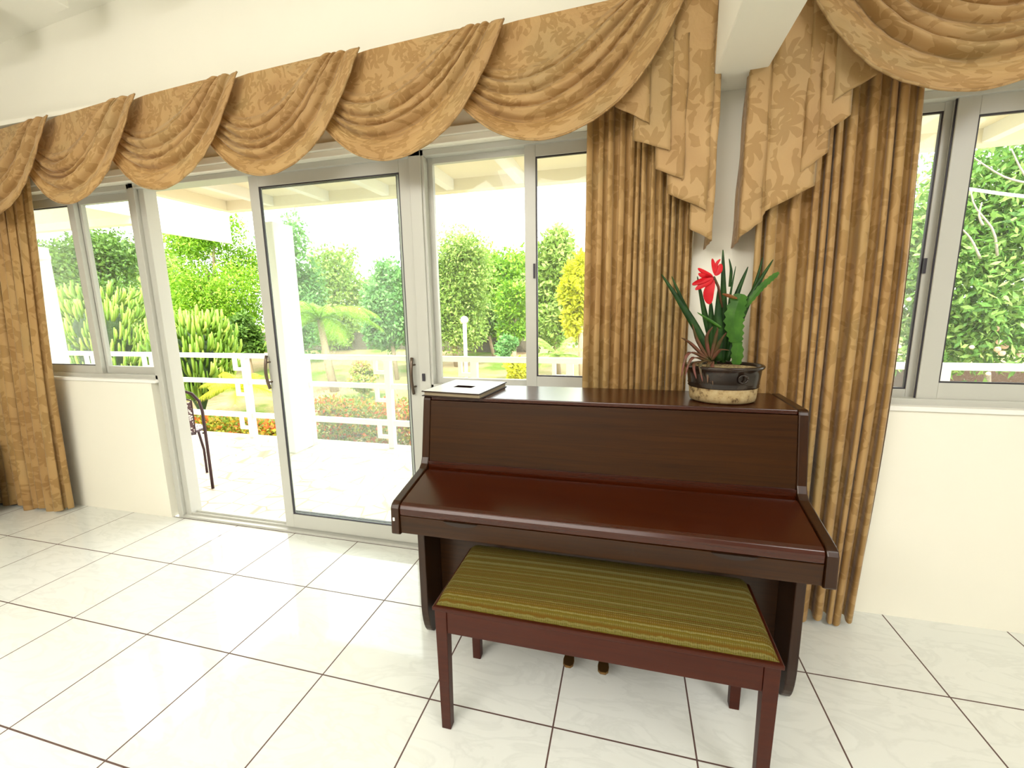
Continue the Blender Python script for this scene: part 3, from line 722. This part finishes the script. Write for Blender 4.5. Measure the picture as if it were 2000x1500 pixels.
for x in (3.172, 3.302):
    MB().prism_z([(x-.011, -.46), (x+.011, -.46), (x+.014, -.60), (x+.021, -.65), (x+.019, -.672), (x+.010, -.683), (x-.010, -.683), (x-.019, -.672), (x-.021, -.65), (x-.014, -.60)], .045, .056).build('pedal', M_BRASS, pn, bevel=.003)
MB().lathe([(.0045, -.0), (.0045, .001)], 0, 0, 8)
tag(MB().box(PX0+.010, PX0+.017, -.8135, -.8105, .636, .648).build('latch', M_RAILM, pn), 'tiny white lock')  # small white lock at the left end of the key slip

# bench
bn = thing('piano_bench', 'mahogany piano bench with a striped olive woven seat', 'bench', (3.28, -.81, 0))
bx0, bx1, by0, by1 = 2.783, 3.772, -.985, -.640
ft = MB().box(bx0-.004, bx1+.004, by0-.006, by1+.006, .446, .459).build('seat_frame', M_BENCH, bn, bevel=.003)
for x in (bx0+.002, bx1-.042):
    for y in (by0, by1-.038):
        mb = MB(); k = .004
        mb.add([(x+k, y+k, 0), (x+.040-k, y+k, 0), (x+.040-k, y+.038-k, 0), (x+k, y+.038-k, 0), (x, y, .446), (x+.040, y, .446), (x+.040, y+.038, .446), (x, y+.038, .446)],
               [(0, 3, 2, 1), (4, 5, 6, 7), (0, 1, 5, 4), (1, 2, 6, 5), (2, 3, 7, 6), (3, 0, 4, 7)])
        mb.build('leg', M_BENCH, bn, bevel=.002)
for args in ((bx0+.042, bx1-.042, by0+.003, by0+.022), (bx0+.042, bx1-.042, by1-.022, by1-.003), (bx0+.005, bx0+.024, by0+.038, by1-.038), (bx1-.024, bx1-.005, by0+.038, by1-.038)):
    MB().box(*args, .365, .446).build('apron', M_BENCH, bn, bevel=.002)
def cushion_mat():
    m = mat('striped_olive_weave', (.3, .25, .03), .95, .1); t = NT(m)
    tc = t.n('ShaderNodeTexCoord'); sp = t.n('ShaderNodeSeparateXYZ'); t.l(tc.outputs['Object'], sp.inputs[0])
    wob = t.noise(t.coords(), 60, 2)
    yv = t.math('ADD', sp.outputs[1], t.math('MULTIPLY', wob, .004))
    cb = t.n('ShaderNodeCombineXYZ'); t.l(yv, cb.inputs[1]); n1 = t.noise(cb.outputs[0], 58, 4, .8)
    t.n('ShaderNodeMapping')
    col = t.ramp(n1, [(.28, (.045, .033, .004)), (.40, (.088, .072, .005)), (.47, (.105, .050, .006)), (.52, (.090, .078, .007)), (.58, (.19, .16, .06)), (.64, (.070, .068, .005)), (.72, (.12, .065, .008))])
    wv = t.n('ShaderNodeTexWave'); wv.bands_direction = 'Y'; wv.inputs['Scale'].default_value = 42; wv.inputs['Distortion'].default_value = .6; t.l(t.coords(), wv.inputs['Vector'])
    wx = t.n('ShaderNodeTexWave'); wx.bands_direction = 'X'; wx.inputs['Scale'].default_value = 55; wx.inputs['Distortion'].default_value = 1.5; t.l(t.coords(), wx.inputs['Vector'])
    wvn = t.math('MULTIPLY', wv.outputs['Fac'], wx.outputs['Fac'])
    t.color(t.mix(t.math('MULTIPLY', wvn, .35), col, (.24, .20, .08)))
    t.bump(t.math('ADD', wvn, t.noise(t.coords(), 300, 2)), .6, .003); return m
M_CUSH = cushion_mat()
nx, ny = 90, 40; P = np.zeros((nx, ny, 3)); UV = np.zeros((nx, ny, 2)); cx0, cx1, cy0, cy1 = bx0+.006, bx1-.006, by0+.006, by1-.006
for i in range(nx):
    for j in range(ny):
        u = i/(nx-1)*2-1; v = j/(ny-1)*2-1
        ed = min(1, (1-abs(u))*(cx1-cx0)/2/.035); ed2 = min(1, (1-abs(v))*(cy1-cy0)/2/.035)
        h = math.sin(ed*PI/2)**.6*math.sin(ed2*PI/2)**.6 if ed > 0 and ed2 > 0 else 0
        P[i, j] = ((cx0+cx1)/2+u*(cx1-cx0)/2, (cy0+cy1)/2+v*(cy1-cy0)/2, .459+.040*h+.010*(1-u*u)*(1-v*v)); UV[i, j] = (P[i, j, 0], P[i, j, 1])
P[:, :, 2] = np.maximum(P[:, :, 2], .4592)
grid_mesh(P, UV, 'cushion', M_CUSH, bn)

# ------------------------------------------------------------------ album on the piano
M_LEATH = mat('dark_leather_cover', (.022, .008, .005), .5, .3)
M_INSET = mat('matte_inset', (.01, .004, .004), 1.0, 0.0)
M_PAGE = mat('pages', (.30, .24, .15), .8)
al = thing('guest_album', 'white faced album with dark edges lying on the left end of the piano', 'book', (2.68, -.41, 1.035))
def rq(cx, cy, w, h, ang):
    c_, s_ = math.cos(ang), math.sin(ang)
    return [(cx+x*c_-y*s_, cy+x*s_+y*c_) for x, y in ((-w/2, -h/2), (w/2, -h/2), (w/2, h/2), (-w/2, h/2))]
AN = -.10; AC = (2.684, -.372)
MB().prism_z(rq(*AC, .262, .30, AN), 1.0345, 1.0375).build('cover', M_LEATH, al, bevel=.001)
MB().prism_z(rq(AC[0]+.002, AC[1], .250, .280, AN), 1.0378, 1.0520).build('pages', M_PAGE, al)
cv = MB().prism_z(rq(*AC, .262, .30, AN), 1.0523, 1.0568).build('cover', M_LEATH, al, bevel=.001)
tag(MB().prism_z(rq(*AC, .254, .292, AN), 1.0566, 1.0572).build('cover_face', mat('white_cover_face', (.84, .84, .80), .3), cv), 'white cover face')
tag(MB().prism_z(rq(AC[0]-.002, AC[1]-.015, .085, .045, AN), 1.0573, 1.0578).build('title_window', M_INSET, cv), 'dark inset title window')

# ------------------------------------------------------------------ potted plant
M_GLAZE = mat('dark_brown_glaze', (.022, .010, .006), .22, .35, coat=.12); _t = NT(M_GLAZE)
_n = _t.noise(_t.coords(), 18, 3); _t.color(_t.ramp(_n, [(.4, (.009, .0045, .003)), (.7, (.03, .017, .009))]))
M_CREAM = mat('worn_cream_clay', (.50, .40, .24), .8, .2); _t = NT(M_CREAM)
_n = _t.noise(_t.coords(), 30, 5, .7); _t.color(_t.ramp(_n, [(.36, (.09, .05, .02)), (.47, (.32, .23, .11)), (.7, (.42, .33, .18))]))
_t.bump(_n, .3, .003)
M_GRAVEL = mat('gravel_soil', (.30, .20, .10), .9); _t = NT(M_GRAVEL); _n = _t.noise(_t.coords(), 140, 3); _t.color(_t.ramp(_n, [(.35, (.10, .06, .03)), (.6, (.50, .38, .18))])); _t.bump(_n, .8, .004)
pot = thing('potted_plant', 'red flowering cactus plant in an oval brown and cream pot', 'plant', (3.703, -.372, 1.034))
PCX, PCY, PZ = 3.703, -.372, 1.0345; SY = .80
MB().lathe([(.100, PZ), (.112, PZ+.006), (.115, PZ+.018), (.118, PZ+.055)], PCX, PCY, 40, 1, SY).build('pot_base', M_CREAM, pot, smooth=True)
MB().lathe([(.118, PZ+.054), (.122, PZ+.058), (.120, PZ+.064), (.123, PZ+.068), (.122, PZ+.074), (.126, PZ+.105), (.127, PZ+.118), (.135, PZ+.124), (.137, PZ+.131), (.133, PZ+.136), (.122, PZ+.134), (.118, PZ+.120)], PCX, PCY, 40, 1, SY, cap=False).build('pot_bowl', M_GLAZE, pot, smooth=True)
MB().tube([(PCX+.045+.014*math.cos(a), PCY-.101-.004*math.sin(a)*0, PZ+.095+.014*math.sin(a)) for a in np.linspace(0, 2*PI, 17)], .004, 6).build('medallion', M_GLAZE, pot, smooth=True)
MB().lathe([(.001, PZ+.127), (.06, PZ+.129), (.119, PZ+.124)], PCX, PCY, 32, 1, SY, cap=False).build('soil', M_GRAVEL, pot, smooth=True)
def green(name, c1, c2):
    m = mat(name, c1, .42, .22); t = NT(m); n = t.noise(t.coords(), 25, 3); t.color(t.ramp(n, [(.35, c1), (.7, c2)])); return m
G_DARK = green('dark_cactus_green', (.010, .035, .008), (.025, .075, .012))
G_MID = green('pad_green', (.028, .095, .010), (.06, .16, .018))
G_RED = green('bromeliad_leaf', (.06, .05, .015), (.16, .045, .035))
R_PETAL = green('red_petal', (.42, .004, .010), (.60, .012, .018)); 
VIEW = Vector((3.7, -.36, 1.3)) - Vector(CAM); SIDE = VIEW.cross(Vector((0, 0, 1))).normalized()
def blade(name, pts, w, m, Y=-.37, side=None, scallop=0, fold=.25, dY=0, prof_='taper', n=15):
    K = [at(x, y, Y + dY*i/(len(pts)-1)) for i, (x, y) in enumerate(pts)]
    pp = bez(K, n); ws = []
    for i in range(n):
        s = i/(n-1)
        if prof_ == 'taper': ws.append(w*(.55+.45*math.sin(PI*min(1, s*1.3+.1)*.8))*(1-s**3*.9))
        elif prof_ == 'petal': ws.append(w*math.sin(PI*(s*.94+.03))**.7)
        else: ws.append(w*(.62+.38*math.sin(PI*s))*(1 if s < .94 else .6))
    return MB().ribbon([tuple(p) for p in pp], ws, side or SIDE, fold, scallop).build(name, m, pot, smooth=not scallop, solid=.003)
for pts, w, Y, dY in ((((1396, 712), (1362, 645), (1325, 585), (1292, 536)), .011, -.36, .03), (((1392, 700), (1350, 625), (1312, 540)), .009, -.345, .04),
                      (((1400, 705), (1378, 620), (1362, 540)), .009, -.35, .02), (((1412, 708), (1413, 600), (1412, 488)), .011, -.35, .03),
                      (((1403, 705), (1402, 630), (1404, 560)), .013, -.375, 0), (((1422, 700), (1432, 600), (1461, 521)), .010, -.345, .03),
                      (((1420, 705), (1455, 600), (1510, 507)), .010, -.355, .02), (((1418, 700), (1470, 570), (1490, 502)), .006, -.34, .03), (((1395, 700), (1390, 640), (1388, 585)), .012, -.36, 0),
                      (((1428, 690), (1424, 600), (1437, 520)), .004, -.35, 0), (((1425, 560), (1428, 530), (1424, 505)), .004, -.34, 0)):
    blade('leaf', pts, w*1.3, G_DARK, Y, dY=dY)
tag(blade('cactus_pad', ((1438, 712), (1440, 690), (1440, 664)), .017, G_MID, -.385, scallop=1, prof_='pad', n=9), 'flat scalloped green pad')
tag(blade('cactus_pad', ((1438, 668), (1434, 620), (1448, 574)), .027, G_MID, -.387, scallop=1, prof_='pad', n=17), 'large flat scalloped green pad')
tag(blade('cactus_pad', ((1455, 600), (1488, 560), (1521, 532)), .009, G_MID, -.37, scallop=1, prof_='pad', n=21), 'narrow scalloped green stem')
blade('leaf', ((1408, 640), (1385, 625), (1362, 610)), .006, G_MID, -.385)
for pts in (((1383, 705), (1350, 672), (1331, 660)), ((1385, 705), (1345, 690), (1330, 738)), ((1385, 708), (1352, 700), (1338, 735)), ((1388, 706), (1368, 710), (1372, 745)), ((1390, 706), (1383, 715), (1382, 748)),
            ((1392, 706), (1391, 720), (1392, 752)), ((1382, 700), (1362, 665), (1352, 632)), ((1386, 700), (1380, 660), (1392, 638)), ((1392, 702), (1405, 670), (1418, 650)), ((1390, 704), (1405, 685), (1424, 684)),
            ((1380, 706), (1356, 712), (1360, 740)), ((1388, 702), (1398, 660), (1402, 640))):
    tag(blade('bromeliad_leaf', pts, .0065, G_RED, -.42, dY=-.045, fold=.4), 'narrow reddish brown arching leaf')
fl = blade('flower', ((1393, 541), (1372, 549), (1352, 556)), .011, R_PETAL, -.41, prof_='petal')
tag(fl, 'red bloom with long petals')
for pts, w in ((((1393, 543), (1380, 552), (1358, 566)), .009), (((1393, 546), (1384, 572), (1386, 594)), .013), (((1392, 540), (1378, 534), (1363, 524)), .006), (((1396, 538), (1404, 528), (1408, 515)), .008), (((1396, 536), (1394, 520), (1391, 505)), .005), (((1398, 530), (1400, 515), (1407, 506)), .004), (((1392, 541), (1375, 540), (1364, 534)), .006)):
    K = [at(x, y, -.415) for x, y in pts]; pp = bez(K, 11)
    MB().ribbon([tuple(p) for p in pp], [1.35*w*math.sin(PI*(i/10*.94+.03))**.7 for i in range(11)], SIDE, .3).build('petal', R_PETAL, fl, smooth=True)
blade('bud', ((1411, 574), (1425, 578), (1440, 583)), .006, green('bud_rust', (.20, .06, .02), (.16, .12, .03)), -.40, prof_='petal')
MB().tube([at(1410, 600, -.37), at(1403, 560, -.39), at(1394, 541, -.41)], .0045, 6).build('flower_stem', G_RED, pot, smooth=True)

# ------------------------------------------------------------------ floral sofa at the far left
M_FLORAL = mat('floral_upholstery', (.6, .55, .4), .85, .2); _t = NT(M_FLORAL)
_n = _t.noise(_t.coords(), 9, 3, .5, 1.5); _t.color(_t.ramp(_n, [(.38, (.10, .13, .04)), (.45, (.55, .50, .36)), (.58, (.62, .58, .44)), (.64, (.45, .06, .05))], 'CONSTANT'))
sf = thing('sofa', 'floral upholstered sofa end beside the far left curtain', 'sofa', (-1.5, -.7, 0))
SX1 = -.90
MB().box(-2.6, SX1-.02, -1.15, -.24, .06, .38).build('base', M_FLORAL, sf, bevel=.03, seg=3)
MB().box(SX1-.20, SX1, -1.18, -.22, .05, .56).build('arm', M_FLORAL, sf, bevel=.05, seg=4)
MB().box(-2.6, SX1-.2, -.42, -.22, .38, .85).build('backrest', M_FLORAL, sf, bevel=.05, seg=4)
MB().box(-2.55, SX1-.2, -1.14, -.42, .38, .50).build('seat_cushion', M_FLORAL, sf, bevel=.04, seg=4)
for x in (-2.5, SX1-.1):
    for y in (-1.1, -.3): MB().box(x-.025, x+.025, y-.025, y+.025, 0, .07).build('foot', M_DARK, sf)

# ------------------------------------------------------------------ light
w = bpy.data.worlds.new('sky'); bpy.context.scene.world = w; w.use_nodes = True
bg = w.node_tree.nodes['Background']; bg.inputs[0].default_value = (1.0, 1.0, .985, 1); bg.inputs[1].default_value = 4.4
sun = bpy.data.lights.new('sun', 'SUN'); sun.energy = 7.0; sun.angle = .05; sun.color = (1, .96, .86)
so = bpy.data.objects.new('sun', sun); C.objects.link(so); so.rotation_euler = (math.radians(38), math.radians(14), 0); so.location = (0, -3, 9)
def area(name, loc, rot, sx, sy, e, col=(1, .98, .95)):
    l = bpy.data.lights.new(name, 'AREA'); l.shape = 'RECTANGLE'; l.size = sx; l.size_y = sy; l.energy = e; l.color = col
    o = bpy.data.objects.new(name, l); C.objects.link(o); o.location = loc; o.rotation_euler = rot; return o
area('added_room_fill', (2.0, -4.2, 2.95), (math.radians(25), 0, 0), 3.5, 1.6, 112)  # added fill behind the camera, an unseen source to brighten the room
area('added_room_fill', (5.6, -3.2, 3.1), (math.radians(20), math.radians(15), 0), 1.6, 1.6, 55)  # second added fill, unseen, for the right side of the room
area('added_ceiling_fill', (1.0, -4.8, 1.9), (math.radians(180), 0, 0), 2.5, 1.2, 130, (1, .97, .93))  # unseen lamp added to lift the dark ceiling

sc = bpy.context.scene
sc.view_settings.view_transform = 'Standard'; sc.view_settings.look = 'None'; sc.view_settings.exposure = .5; sc.view_settings.gamma = 1
sc.cycles.adaptive_threshold = .025; sc.cycles.max_bounces = 7; sc.cycles.transparent_max_bounces = 12; sc.cycles.sample_clamp_indirect = 6
sc.cycles.use_denoising = True
sc.cycles.caustics_reflective = False; sc.cycles.caustics_refractive = False
